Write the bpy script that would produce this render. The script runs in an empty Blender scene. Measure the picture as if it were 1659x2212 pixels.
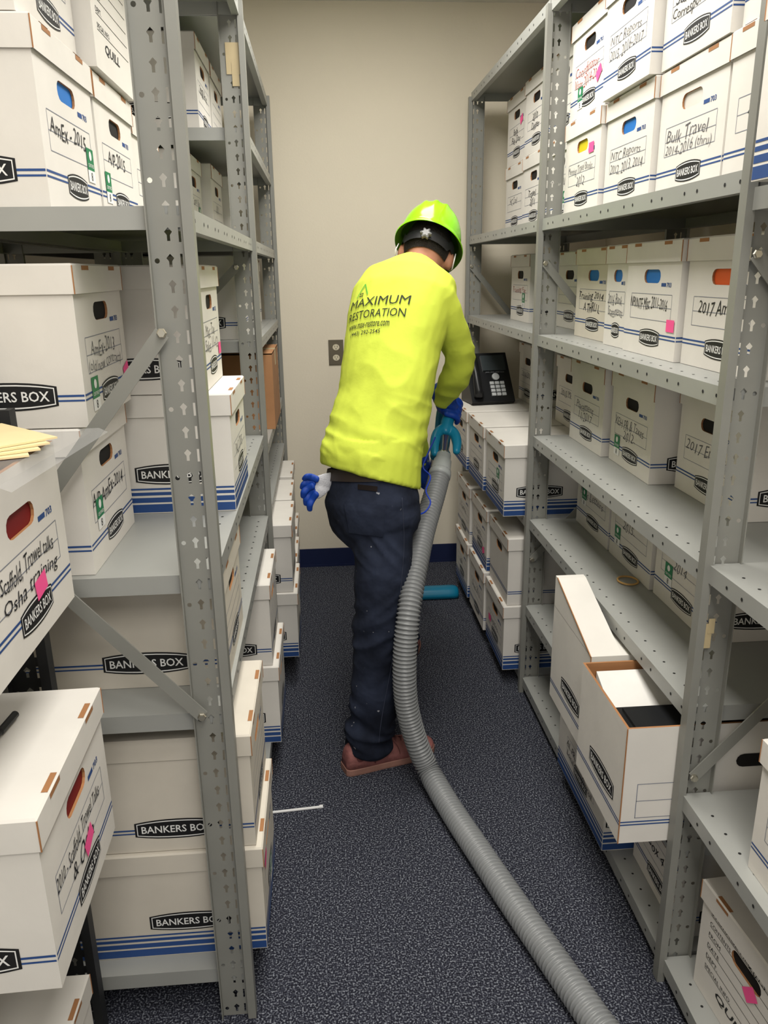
import bpy, bmesh, math, random
from mathutils import Vector, Matrix, noise
from mathutils.bvhtree import BVHTree
from mathutils.geometry import tessellate_polygon
S=bpy.context.scene; COL=S.collection
random.seed(7)
V=Vector; R_=math.radians; ZU=V((0,0,1))
try:
    S.view_settings.view_transform='Standard'
except Exception: pass
# ------------------------------------------------------------------ camera
F=1687.0; CAM=V((0,0,1.48))
df=V((690-829.5,590-1106,F)).normalized()
dd=V((905-829.5,6600-1106,F)); dd=(dd-df*dd.dot(df)).normalized()
dr=dd.cross(df)
def ray(u,v):
    c=V(((u-829.5)/F,(v-1106)/F,1)); return V((c.dot(dr),c.dot(df),-c.dot(dd)))
def atY(u,v,Y):
    r=ray(u,v); return CAM+r*(Y/r.y)
def atZ(u,v,Z):
    r=ray(u,v); return CAM+r*((Z-CAM.z)/r.z)
cd=bpy.data.cameras.new('camera'); co=bpy.data.objects.new('camera',cd); COL.objects.link(co)
e1=V((dr.x,df.x,-dd.x)); e2=V((dr.y,df.y,-dd.y)); e3=V((dr.z,df.z,-dd.z))
M=Matrix((( e1.x,-e2.x,-e3.x,CAM.x),(e1.y,-e2.y,-e3.y,CAM.y),(e1.z,-e2.z,-e3.z,CAM.z),(0,0,0,1)))
co.matrix_world=M
cd.sensor_fit='VERTICAL'; cd.sensor_height=36; cd.lens=F/2212*36; cd.clip_start=.02
S.camera=co
# ------------------------------------------------------------------ materials
def lin(c):
    return tuple(((x/255)/12.92 if x/255<=.04045 else ((x/255+.055)/1.055)**2.4) for x in c)
def mat(name,rgb,rough=.6,metal=0,var=.06,scale=12,bump=0,bscale=150,spec=.4,trans=0,alpha=1):
    m=bpy.data.materials.new(name); m.use_nodes=True; nt=m.node_tree; b=nt.nodes['Principled BSDF']
    c=lin(rgb)
    tc=nt.nodes.new('ShaderNodeTexCoord'); nz=nt.nodes.new('ShaderNodeTexNoise'); nz.inputs['Scale'].default_value=scale; nz.inputs['Detail'].default_value=4
    nt.links.new(tc.outputs['Object'],nz.inputs['Vector'])
    rp=nt.nodes.new('ShaderNodeValToRGB'); rp.color_ramp.elements[0].position=.3; rp.color_ramp.elements[1].position=.7
    rp.color_ramp.elements[0].color=tuple(x*(1-var) for x in c)+(1,); rp.color_ramp.elements[1].color=tuple(min(1,x*(1+var)) for x in c)+(1,)
    nt.links.new(nz.outputs['Fac'],rp.inputs['Fac']); nt.links.new(rp.outputs['Color'],b.inputs['Base Color'])
    b.inputs['Roughness'].default_value=rough; b.inputs['Metallic'].default_value=metal
    b.inputs['Specular IOR Level'].default_value=spec
    if trans: b.inputs['Transmission Weight'].default_value=trans
    if alpha<1: b.inputs['Alpha'].default_value=alpha
    if bump:
        n2=nt.nodes.new('ShaderNodeTexNoise'); n2.inputs['Scale'].default_value=bscale; n2.inputs['Detail'].default_value=3
        nt.links.new(tc.outputs['Object'],n2.inputs['Vector'])
        bp=nt.nodes.new('ShaderNodeBump'); bp.inputs['Strength'].default_value=bump; bp.inputs['Distance'].default_value=.01
        nt.links.new(n2.outputs['Fac'],bp.inputs['Height']); nt.links.new(bp.outputs['Normal'],b.inputs['Normal'])
    return m
MT={}
def mk(k,*a,**kw): MT[k]=mat(k,*a,**kw)
mk('card_white',(217,213,206),.75,var=.03,bump=.03,bscale=60)
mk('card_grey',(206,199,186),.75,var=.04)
mk('print_black',(18,18,20),.6); mk('print_white',(230,230,228),.6,var=.01); mk('print_blue',(38,72,130),.6)
mk('print_grey',(120,125,140),.6); mk('ink_black',(22,22,26),.6); mk('ink_grey',(88,88,93),.6); mk('ink_red',(165,55,55),.6)
mk('card_brown',(160,112,72),.8,var=.08); mk('carton_brown',(168,122,84),.8,var=.08)
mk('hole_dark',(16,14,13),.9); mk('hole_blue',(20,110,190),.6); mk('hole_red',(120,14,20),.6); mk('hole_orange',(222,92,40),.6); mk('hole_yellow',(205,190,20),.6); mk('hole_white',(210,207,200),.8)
mk('sticker_green',(20,120,75),.5); mk('note_pink',(245,85,150),.6)
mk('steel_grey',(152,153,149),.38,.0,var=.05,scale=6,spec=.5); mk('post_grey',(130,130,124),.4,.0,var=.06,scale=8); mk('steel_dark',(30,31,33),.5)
mk('bolt',(190,185,170),.3,.9); mk('hole_shelf',(25,25,25),.8)
mk('wall_paint',(228,219,200),.85,var=.015,scale=3,bump=.05,bscale=120); mk('ceiling_tile',(226,223,215),.9,bump=.2,bscale=90)
mk('base_navy',(24,34,70),.5)
mk('shirt',(200,214,72),.85,var=.05,scale=9,bump=.12,bscale=35); mk('shirt_print',(40,46,30),.8); mk('shirt_green',(80,170,60),.8)
mk('skin',(170,118,92),.55,var=.06,scale=30); mk('hair',(30,24,20),.7,bump=.6,bscale=250); mk('belt',(46,36,30),.5)
mk('helmet',(140,222,22),.18,var=.03,spec=.6); mk('helmet_in',(80,125,20),.6); mk('band',(28,28,30),.5); mk('knob',(112,112,112),.4)
mk('shoe',(142,90,86),.65,var=.3,scale=25,bump=.25,bscale=80); mk('sole',(150,110,97),.75,var=.15,scale=30); mk('lace',(98,54,54),.7)
mk('glove_blue',(10,62,160),.55,var=.1,bump=.1); mk('knit_white',(196,196,202),.9,bump=.3,bscale=300)
mk('teal',(16,118,152),.35,var=.05); mk('chrome',(200,200,200),.18,.95); mk('cuff',(160,164,164),.4); mk('hose',(132,134,135),.38,0,var=.04,spec=.5); mk('cord_blue',(20,60,180),.4)
mk('plastic_black',(26,27,29),.35); mk('screen',(58,64,66),.12); mk('button_grey',(190,193,195),.4); mk('button_dark',(78,80,83),.4)
mk('plate',(120,112,98),.35,.6); mk('receptacle',(214,205,180),.5)
mk('manila',(222,202,156),.7); mk('rubber',(190,150,90),.6); mk('tape',(176,160,125),.5); mk('strip_white',(225,225,225),.5); mk('paper',(226,224,219),.8)
mk('denim_thread',(50,55,72),.9); mk('leather_patch',(34,28,26),.85,spec=.1)
# clear sheet
m=bpy.data.materials.new('clear_film'); m.use_nodes=True; nt=m.node_tree; nt.nodes.remove(nt.nodes['Principled BSDF'])
tr=nt.nodes.new('ShaderNodeBsdfTransparent'); gl=nt.nodes.new('ShaderNodeBsdfGlossy'); gl.inputs['Roughness'].default_value=.15; df_=nt.nodes.new('ShaderNodeBsdfDiffuse'); df_.inputs['Color'].default_value=(.6,.6,.6,1)
mx=nt.nodes.new('ShaderNodeMixShader'); mx.inputs[0].default_value=.10; mx2=nt.nodes.new('ShaderNodeMixShader'); mx2.inputs[0].default_value=.22
nt.links.new(tr.outputs[0],mx2.inputs[1]); nt.links.new(df_.outputs[0],mx2.inputs[2]); nt.links.new(mx2.outputs[0],mx.inputs[1]); nt.links.new(gl.outputs[0],mx.inputs[2])
nt.links.new(mx.outputs[0],nt.nodes['Material Output'].inputs[0]); MT['film']=m
# carpet
m=bpy.data.materials.new('carpet'); m.use_nodes=True; nt=m.node_tree; b=nt.nodes['Principled BSDF']; b.inputs['Roughness'].default_value=.95; b.inputs['Specular IOR Level'].default_value=.1
tc=nt.nodes.new('ShaderNodeTexCoord'); nz=nt.nodes.new('ShaderNodeTexNoise'); nz.inputs['Scale'].default_value=240; nz.inputs['Detail'].default_value=1.5
nt.links.new(tc.outputs['Object'],nz.inputs['Vector']); rp=nt.nodes.new('ShaderNodeValToRGB'); el=rp.color_ramp.elements
el[0].position=.40; el[0].color=lin((31,32,40))+(1,); el[1].position=.71; el[1].color=lin((138,142,150))+(1,)
e=el.new(.53); e.color=lin((54,56,67))+(1,)
nt.links.new(nz.outputs['Fac'],rp.inputs['Fac']); nt.links.new(rp.outputs['Color'],b.inputs['Base Color'])
bp=nt.nodes.new('ShaderNodeBump'); bp.inputs['Strength'].default_value=.4; bp.inputs['Distance'].default_value=.003; nt.links.new(nz.outputs['Fac'],bp.inputs['Height']); nt.links.new(bp.outputs['Normal'],b.inputs['Normal'])
MT['carpet']=m
# jeans with paint specks
m=bpy.data.materials.new('jeans'); m.use_nodes=True; nt=m.node_tree; b=nt.nodes['Principled BSDF']; b.inputs['Roughness'].default_value=.9; b.inputs['Specular IOR Level'].default_value=.2
tc=nt.nodes.new('ShaderNodeTexCoord'); nz=nt.nodes.new('ShaderNodeTexNoise'); nz.inputs['Scale'].default_value=7; nz.inputs['Detail'].default_value=5
nt.links.new(tc.outputs['Object'],nz.inputs['Vector']); rp=nt.nodes.new('ShaderNodeValToRGB'); el=rp.color_ramp.elements
el[0].position=.35; el[0].color=lin((19,23,34))+(1,); el[1].position=.72; el[1].color=lin((50,57,76))+(1,)
nt.links.new(nz.outputs['Fac'],rp.inputs['Fac'])
n2=nt.nodes.new('ShaderNodeTexNoise'); n2.inputs['Scale'].default_value=45; n2.inputs['Detail'].default_value=2; nt.links.new(tc.outputs['Object'],n2.inputs['Vector'])
r2=nt.nodes.new('ShaderNodeValToRGB'); r2.color_ramp.elements[0].position=.712; r2.color_ramp.elements[1].position=.737
mxc=nt.nodes.new('ShaderNodeMixRGB'); mxc.inputs[2].default_value=lin((160,160,165))+(1,)
nt.links.new(n2.outputs['Fac'],r2.inputs['Fac']); nt.links.new(r2.outputs['Color'],mxc.inputs[0]); nt.links.new(rp.outputs['Color'],mxc.inputs[1]); nt.links.new(mxc.outputs[0],b.inputs['Base Color'])
n3=nt.nodes.new('ShaderNodeTexNoise'); n3.inputs['Scale'].default_value=25; nt.links.new(tc.outputs['Object'],n3.inputs['Vector'])
bp=nt.nodes.new('ShaderNodeBump'); bp.inputs['Strength'].default_value=.4; bp.inputs['Distance'].default_value=.012; nt.links.new(n3.outputs['Fac'],bp.inputs['Height']); nt.links.new(bp.outputs['Normal'],b.inputs['Normal'])
MT['jeans']=m
# ------------------------------------------------------------------ mesh builder
_tc={}
def tgeo(s,shear=0,off=0):
    k=(s,shear,off)
    if k in _tc: return _tc[k]
    cu=bpy.data.curves.new('t','FONT'); cu.body=s; cu.resolution_u=2; cu.shear=shear; cu.offset=off; cu.size=1
    ob=bpy.data.objects.new('t',cu); COL.objects.link(ob); bpy.context.view_layer.update()
    me=bpy.data.meshes.new_from_object(ob.evaluated_get(bpy.context.evaluated_depsgraph_get()))
    vs=[v.co.copy() for v in me.vertices]; fs=[tuple(p.vertices) for p in me.polygons]
    x0=min(v.x for v in vs); x1=max(v.x for v in vs); y0=min(v.y for v in vs); y1=max(v.y for v in vs)
    vs=[((v.x-(x0+x1)/2)/(x1-x0),(v.y-(y0+y1)/2)/(y1-y0)) for v in vs]
    bpy.data.objects.remove(ob); bpy.data.meshes.remove(me); bpy.data.curves.remove(cu)
    _tc[k]=(vs,fs); return _tc[k]
def fine(vs,fs,w,h,mx):
    bm=bmesh.new(); bv=[bm.verts.new((x*w,y*h,0)) for x,y in vs]
    for f in fs:
        try: bm.faces.new([bv[i] for i in f])
        except ValueError: pass
    bmesh.ops.triangulate(bm,faces=bm.faces[:])
    for _ in range(4):
        es=[e for e in bm.edges if e.calc_length()>mx]
        if not es: break
        bmesh.ops.subdivide_edges(bm,edges=es,cuts=1); bmesh.ops.triangulate(bm,faces=bm.faces[:])
    bm.verts.index_update(); out=[(v.co.x,v.co.y) for v in bm.verts]; of=[tuple(v.index for v in f.verts) for f in bm.faces]; bm.free(); return out,of
class MB:
    def __init__(s): s.v=[]; s.f=[]; s.m=[]
    def add(s,vs,fs,mi=0):
        n=len(s.v); s.v+= [tuple(v) for v in vs]; s.f+=[tuple(i+n for i in f) for f in fs]; s.m+=[mi]*len(fs)
    def box(s,x0,y0,z0,x1,y1,z1,mi=0,skip=''):
        vs=[(x0,y0,z0),(x1,y0,z0),(x1,y1,z0),(x0,y1,z0),(x0,y0,z1),(x1,y0,z1),(x1,y1,z1),(x0,y1,z1)]
        fs={'b':(0,3,2,1),'t':(4,5,6,7),'f':(0,1,5,4),'r':(1,2,6,5),'k':(2,3,7,6),'l':(3,0,4,7)}
        s.add(vs,[f for k,f in fs.items() if k not in skip],mi)
    def obox(s,c,ax,ay,az,hx,hy,hz,mi=0):
        c=V(c); vs=[c+ax*(hx*i)+ay*(hy*j)+az*(hz*k) for k in(-1,1) for (i,j) in((-1,-1),(1,-1),(1,1),(-1,1))]
        s.add(vs,[(0,3,2,1),(4,5,6,7),(0,1,5,4),(1,2,6,5),(2,3,7,6),(3,0,4,7)],mi)
    def bar(s,a,b,w,t,nrm,mi=0):
        a=V(a);b=V(b); ax=(b-a); l=ax.length; ax.normalize(); nrm=V(nrm); az=ax.cross(nrm).normalized(); s.obox((a+b)/2,ax,nrm,az,l/2,t/2,w/2,mi)
    def quad(s,o,xd,zd,x0,x1,z0,z1,mi=0):
        s.add([o+xd*x0+zd*z0,o+xd*x1+zd*z0,o+xd*x1+zd*z1,o+xd*x0+zd*z1],[(0,1,2,3)],mi)
    def text(s,t,o,xd,zd,w,h,mi=0,shear=0,off=0,wob=0):
        vs,fs=tgeo(t,shear,off)
        s.add([o+xd*(x*w)+zd*((y+wob*math.sin(x*9+y))*h) for x,y in vs],fs,mi)
    def poly(s,pts,mi=0): s.add(pts,[tuple(range(len(pts)))],mi)
    def rings(s,rs,mi=0,cap=True,closed=True):
        n=len(rs[0]); vs=[p for r in rs for p in r]; fs=[]
        for i in range(len(rs)-1):
            for j in range(n if closed else n-1):
                k=(j+1)%n; fs.append((i*n+j,i*n+k,(i+1)*n+k,(i+1)*n+j))
        if cap: fs.append(tuple(range(n))[::-1]); fs.append(tuple((len(rs)-1)*n+j for j in range(n)))
        s.add(vs,fs,mi)
    def tube(s,pts,rad,n=12,mi=0,cap=True,flat=None,fq=.55):
        pts=[V(p) for p in pts]
        if not hasattr(rad,'__len__'): rad=[rad]*len(pts)
        up=None; rs=[]
        for i,p in enumerate(pts):
            t=(pts[min(i+1,len(pts)-1)]-pts[max(i-1,0)]).normalized()
            if up is None:
                up=V((0,0,1)) if abs(t.z)<.9 else V((1,0,0))
                if flat is not None: up=V(flat)
            up=(up-t*up.dot(t)).normalized(); sd=t.cross(up); q=fq if flat is not None else 1
            rs.append([p+up*(rad[i]*q*math.cos(2*math.pi*k/n))+sd*(rad[i]*math.sin(2*math.pi*k/n)) for k in range(n)])
        s.rings(rs,mi,cap)
    def limb(s,pts,rad,n=14,mi=0,sub=5,flat=None,fq=.55):
        P,Q=catmull(pts,rad,sub)
        t0=(P[0]-P[1]).normalized(); t1=(P[-1]-P[-2]).normalized()
        P=[P[0]+t0*Q[0]*.55,P[0]+t0*Q[0]*.35]+P+[P[-1]+t1*Q[-1]*.35,P[-1]+t1*Q[-1]*.55]; Q=[Q[0]*.3,Q[0]*.75]+Q+[Q[-1]*.75,Q[-1]*.3]
        s.tube(P,Q,n,mi,True,flat,fq)
    def ell(s,c,ax,ay,az,n=16,m=10,mi=0):
        c=V(c); rs=[]
        for i in range(m+1):
            ph=-math.pi/2+math.pi*(i+.02)/(m+.04) if 0<i<m else (-1.5 if i==0 else 1.5)
            rs.append([c+ax*(math.cos(ph)*math.cos(2*math.pi*k/n))+ay*(math.cos(ph)*math.sin(2*math.pi*k/n))+az*math.sin(ph) for k in range(n)])
        s.rings(rs,mi)
    def build(s,name,mats,parent=None,smooth=False,off=None,fix=False):
        me=bpy.data.meshes.new(name)
        o_=V(off) if off is not None else V((0,0,0))
        me.from_pydata([tuple(V(v)-o_) for v in s.v],[],s.f)
        if not isinstance(mats,(list,tuple)): mats=[mats]
        for k in mats: me.materials.append(MT[k] if isinstance(k,str) else k)
        me.polygons.foreach_set('material_index',s.m)
        if smooth: me.polygons.foreach_set('use_smooth',[True]*len(me.polygons))
        if fix:
            bm=bmesh.new(); bm.from_mesh(me); bmesh.ops.recalc_face_normals(bm,faces=bm.faces); bm.to_mesh(me); bm.free()
        me.update()
        return link(name,me,parent)
def link(name,me,parent=None):
    o=bpy.data.objects.new(name,me); COL.objects.link(o)
    if parent: o.parent=parent
    return o
def catmull(pts,rad,sub):
    pts=[V(p) for p in pts]; P=[];Q=[]
    for i in range(len(pts)-1):
        p0=pts[max(i-1,0)];p1=pts[i];p2=pts[i+1];p3=pts[min(i+2,len(pts)-1)]
        for k in range(sub):
            t=k/sub; P.append(.5*((2*p1)+(p2-p0)*t+(2*p0-5*p1+4*p2-p3)*t*t+(3*p1-p0-3*p2+p3)*t**3)); Q.append(rad[i]*(1-t)+rad[i+1]*t)
    P.append(pts[-1]);Q.append(rad[-1]); return P,Q
def thing(name,label,cat,loc=(0,0,0),rz=0,group=None,rot=None):
    o=bpy.data.objects.new(name,None); COL.objects.link(o); o.empty_display_size=.05
    o.location=loc; o.rotation_euler=rot if rot else (0,0,rz); return tag(o,label,cat,group)
def tag(o,label,cat,group=None):
    o['label']=label; o['category']=cat
    if group: o['group']=group
    return o
def struct(o): o['kind']='structure'; return o
def remesh(name,mb,vox,mats,parent,off,it=4,disp=None):
    t=mb.build('tmp',mats,None,fix=True)
    md=t.modifiers.new('r','REMESH'); md.mode='VOXEL'; md.voxel_size=vox
    sm=t.modifiers.new('s','SMOOTH'); sm.iterations=it; sm.factor=.5
    bpy.context.view_layer.update()
    me=bpy.data.meshes.new_from_object(t.evaluated_get(bpy.context.evaluated_depsgraph_get()))
    old=t.data; bpy.data.objects.remove(t); bpy.data.meshes.remove(old)
    me.name=name
    if disp:
        ns=[v.normal.copy() for v in me.vertices]
        for v,n in zip(me.vertices,ns): v.co+=n*disp(v.co,n)
    bv=BVHTree.FromPolygons([v.co.copy() for v in me.vertices],[tuple(p.vertices) for p in me.polygons])
    o_=V(off)
    for v in me.vertices: v.co-=o_
    me.polygons.foreach_set('use_smooth',[True]*len(me.polygons))
    if not me.materials: me.materials.append(MT[mats])
    me.update()
    return link(name,me,parent),bv
# ------------------------------------------------------------------ room
XW0,XW1,YB,YW,ZC=-1.36,1.38,-1.3,3.88,2.605
def room(name,x0,y0,z0,x1,y1,z1,m):
    b=MB(); b.box(x0,y0,z0,x1,y1,z1); return struct(b.build(name,m))
room('floor',XW0,YB,-.05,XW1,YW,0,'carpet'); room('ceiling',XW0,YB,ZC,XW1,YW,ZC+.05,'ceiling_tile')
room('wall_far',XW0-.1,YW,-.05,XW1+.1,YW+.1,ZC+.05,'wall_paint'); room('wall_left',XW0-.1,YB,-.05,XW0,YW,ZC+.05,'wall_paint'); room('wall_right',XW1,YB,-.05,XW1+.1,YW,ZC+.05,'wall_paint')
b=MB(); b.box(XW0,YW-.008,0,XW1,YW,.098); b.box(XW0,YW-.012,0,XW1,YW-.008,.012); struct(b.build('baseboard_far','base_navy'))
# ------------------------------------------------------------------ racks
PW=.058; PP=.038
def hole_loop(kind):
    if kind=='slit': return [(.0112,.008),(.0148,.008),(.0148,.029),(.0112,.029)]
    if kind=='key': return [(.030+x*.78,.019+z*.78) for x,z in((0,.013),(.0075,.005),(.003,-.001),(.003,-.012),(-.003,-.012),(-.003,-.001),(-.0075,.005))]
    return [(.050+.0040*math.cos(a*math.pi/4),.019+.0040*math.sin(a*math.pi/4)) for a in range(8)]
def cell(hs):
    loops=[[(0,0),(PW,0),(PW,PP),(0,PP)]]+[hole_loop(h) for h in hs]
    fl=[p for l in loops for p in l]
    tri=tessellate_polygon([[V((x,z,0)) for x,z in l] for l in loops]); return fl,[tuple(t) for t in tri]
CA=cell(('slit','key','round')); CB=cell(('slit','key'))
def post_mb(d,h):
    b=MB(); n=int(h/PP)
    for i in range(n):
        fl,tr=CA if i%3==0 else CB
        b.add([(d*x,0,i*PP+z) for x,z in fl],tr)
    b.box(min(-d*.010,0),-.012,0,max(-d*.010,0),.012,n*PP); b.box(min(0,d*.006),-.012,0,max(0,d*.006),-.002,n*PP)
    b.box(min(d*PW,d*(PW+.002)),-.012,0,max(d*PW,d*(PW+.002)),.001,n*PP)
    return b
def shelf_mb(x0,x1,y0,y1,fd):
    b=MB(); t=.034
    b.box(x0,y0,-.003,x1,y1,0); 
    b.box(x0,y0,-t,x0+.004,y1,-.003); b.box(x1-.004,y0,-t,x1,y1,-.003)
    b.box(x0+.004,y0,-t,x1-.004,y0+.003,-.003); b.box(x0+.004,y1-.003,-t,x1-.004,y1,-.003)
    b.box(x0+.004,y0+.003,-t,x0+.02,y1-.003,-t+.002); b.box(x1-.02,y0+.003,-t,x1-.004,y1-.003,-t+.002)
    xs=(x0-.0006) if fd>0 else (x1+.0006)
    n=int((y1-y0-.06)/.0508)
    for i in range(n+1):
        yy=y0+.03+i*.0508
        if i%3==2: continue
        b.poly([(xs,yy+.0035*math.cos(a*math.pi/4),-.017+.0035*math.sin(a*math.pi/4)) for a in range(8)],1)
    xt=(x0+.028) if fd>0 else (x1-.028)
    for i in range(n+1):
        yy=y0+.03+i*.0508
        b.poly([(xt+.003*math.cos(a*math.pi/4),yy+.003*math.sin(a*math.pi/4),.0005) for a in range(8)],1)
    return b
def rack(label,xf,d,depth,ys,bays,H,pm='post_grey',sm='steel_grey',braces=(),yoff=0,group=None):
    e=thing('shelving_rack',label,'shelving',(xf+d*depth/2,(ys[0]+ys[-1])/2,0)); L0=e.location.copy()
    pf=post_mb(d,H).build('post',pm,e).data
    first=e.children[0]; k=0
    for y in ys:
        for (xx,fl) in ((xf,0),(xf+d*depth,1)):
            o=first if k==0 else link('post',pf,e); k+=1
            o.location=V((xx,y,0))-L0; o.rotation_euler=(0,0,math.pi if fl else 0)
    for i,zs in enumerate(bays):
        for z in zs:
            x0,x1=sorted((xf+d*.001,xf+d*(depth-.001)))
            b=shelf_mb(x0,x1,ys[i]+.005,ys[i+1]-.005,d); o=b.build('shelf',[sm,'hole_shelf'],e,off=V((0,0,-z))+L0)
    for (y,xa,za,xb,zb) in braces:
        b=MB(); b.bar((xa,y,za),(xb,y,zb),.024,.003,(0,1,0)); o=b.build('brace',pm,e,off=L0)
        for (x,z) in((xa,za),(xb,zb)):
            q=MB(); q.rings([[(x+r*math.cos(a*math.pi/3),y-yy,z+r*math.sin(a*math.pi/3)) for a in range(6)] for r,yy in((.008,.0016),(.008,.004),(.006,.005),(.006,.009))]); q.build('bolt','bolt',o,off=L0)
    return e
XR,XL=.685,-.196
rack('long grey perforated steel shelving along the right of the aisle',XR,1,.46,[.055,1.283,2.51,3.74],
     [[2.22,1.60,.965,.475,.06],[2.22,1.63,1.283,.955,.665,.345,.06],[2.22,1.63,1.283,.655,.06]],2.24,
     braces=[(y-.0145,.70,1.50,1.12,1.02) for y in(1.283,2.51,3.74)]+[(y-.0145,.70,.52,1.12,1.0) for y in(1.283,2.51,3.74)])
rack('grey perforated steel shelving along the left of the aisle with a diagonal end brace',XL,-1,.39,[1.275,2.5,3.73],
     [[2.2,1.58,.985,.715,.12],[2.2,1.885,1.58,1.28,.92,.70,.12]],2.22,
     braces=[(1.275-.0145,-.246,1.3945,-.56,1.005),(1.275-.018,-.238,.722,-.56,1.10),(2.5-.0145,-.249,1.5,-.56,1.2),(2.5-.018,-.241,.9,-.56,1.19)])
rack('second steel shelving standing back to back behind the left shelving',-.925,1,.32,[1.275,2.5,3.73],
     [[2.2,1.58,.985,.715,.12],[2.2,1.885,1.58,1.28,.92,.70,.12]],2.22)
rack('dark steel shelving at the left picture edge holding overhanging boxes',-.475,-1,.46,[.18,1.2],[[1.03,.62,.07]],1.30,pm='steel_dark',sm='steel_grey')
# ------------------------------------------------------------------ file boxes
BM=['card_white','print_black','print_white','print_blue','ink_black','print_grey','card_brown','card_grey','ink_grey','ink_red']
INK={'k':4,'g':8,'r':9}
def logo(b,o,xd,n,cx,cz,w,h):
    pts=[]; N=8
    for i in range(N+1):
        x=-w/2+w*i/N; pts.append((x,h*(.5-.16*abs(2*x/w)**2.2)))
    pts=pts+[(x,-z) for x,z in pts[::-1]]
    c=o+xd*cx+ZU*cz
    b.poly([c+n*.0006+xd*x+ZU*z for x,z in pts],1)
    k=len(pts); a=[c+n*.0009+xd*(x*.95)+ZU*(z*.86) for x,z in pts]; q=[c+n*.0009+xd*(x*.93)+ZU*(z*.76) for x,z in pts]
    b.add(a+q,[(i,(i+1)%k,k+(i+1)%k,k+i) for i in range(k)],2)
    b.text('BANKERS BOX',c+n*.0012,xd,ZU,w*.84,h*.36,2,0,.012)
def prints(b,o,n,wd,H,style,front,t=(),tc='k',sh=0):
    xd=(-n).cross(ZU); f=lambda x0,x1,z0,z1,mi,l=.0004: b.quad(o+n*l,xd,ZU,x0,x1,z0,z1,mi)
    hw=wd/2-.001
    if style=='Q':
        if front:
            for i,(s,w_) in enumerate((('STORAGE FILE',.13),('CONTENTS',.07),('FROM',.04),('DATE',.04),('DEPT.',.04),('SPECIAL INFO.',.09))):
                b.text(s,o+n*.0005+xd*(-hw+.03+w_/2)+ZU*(H*.80-i*.026),xd,ZU,w_,.009,1); f(-hw+.03,hw-.03,H*.80-i*.026-.008,H*.80-i*.026-.0068,1)
            b.text('QUILL',o+n*.0005+xd*(-.02)+ZU*.045,xd,ZU,.11,.020,1,.2,.02)
            for i,s in enumerate(t): b.text(s,o+n*.0007+xd*.03+ZU*(H*.8-i*.026),xd,ZU,min(.16,.013*len(s)),.018,INK[tc],.25,-.008,.15)
        return
    if style=='B':
        z=.002
        for hgt,gap in((.018,.004),(.011,.005),(.007,.005),(.004,.005)):
            f(-hw,hw,z,z+hgt,3); z+=hgt+gap
        lz=.082
    else:
        f(-hw,hw,.050,.0535,3); f(-hw,hw,.0425,.0455,3); lz=.048
    if style=='P': return
    if front:
        s=.9 if wd>.25 else wd/.31*.85
        logo(b,o,xd,n,.01*s,lz-.006,.125*s,.040)
        x1=.128*s; za,zb=H*.32,H*.545
        for z in(zb,(za+zb)/2,za): f(-x1,x1,z,z+.0012,5)
        for x in(-x1,x1): f(x-.0006,x+.0006,za,zb,5)
        b.text('703',o+n*.0006+xd*(.105*s)+ZU*(H*.63),xd,ZU,.026*s,.010,3,0,.02); f(.06*s,.088*s,H*.615,H*.645,3)
        for i,s_ in enumerate(t):
            if not s_: continue
            w=min(.235*s,.0175*len(s_)); b.text(s_,o+n*.0008+xd*(-.012+.008*i)+ZU*(zb-.020-i*.030),xd,ZU,w,.026,INK[tc],.22,-.012 if tc!='k' else -.004,.12)
    else:
        logo(b,o,xd,n,sh,lz+.004,.165,.046)
_bc={}
def stad(w,h,n=6):
    r=h/2; out=[]
    for i in range(n+1): a=-math.pi/2+math.pi*i/n; out.append((w/2-r+r*math.cos(a),r*math.sin(a)))
    for i in range(n+1): a=math.pi/2+math.pi*i/n; out.append((-w/2+r+r*math.cos(a),r*math.sin(a)))
    return out
def body_mesh(W,L,H,style,t,tc,tone,open_):
    k=(W,L,H,style,tuple(t),tc,tone,open_)
    if k in _bc: return _bc[k]
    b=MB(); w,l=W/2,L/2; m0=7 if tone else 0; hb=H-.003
    hz=H*.70; hs=[(x,hz+z) for x,z in stad(.092 if W>.25 else .06,.030)]
    outer=[(-w,0),(w,0),(w,hb),(-w,hb)]
    fl=outer+hs; tri=tessellate_polygon([[V((x,z,0)) for x,z in outer],[V((x,z,0)) for x,z in hs]])
    b.add([(x,-l,z) for x,z in fl],[tuple(q) for q in tri],m0)
    b.box(-w,-l,0,w,l,hb,m0,skip='ft' if open_ else 'f')
    if open_:
        i=.006; b.box(-w+i,-l+i,.006,w-i,l-i,hb,6,skip='t')
        for (x0,y0,x1,y1) in((-w,-l,w,-l+i),(-w,l-i,w,l),(-w,-l+i,-w+i,l-i),(w-i,-l+i,w,l-i)): b.add([(x0,y0,hb),(x1,y0,hb),(x1,y1,hb),(x0,y1,hb)],[(0,1,2,3)],6)
    sh=.045 if tone else .072
    prints(b,V((0,-l,0)),V((0,-1,0)),W,H,style,True,t,tc)
    prints(b,V((-w,0,0)),V((-1,0,0)),L,H,style,False,sh=sh); prints(b,V((w,0,0)),V((1,0,0)),L,H,style,False,sh=-sh)
    o=b.build('body',BM); _bc[k]=o.data; bpy.data.objects.remove(o); return _bc[k]
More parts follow.
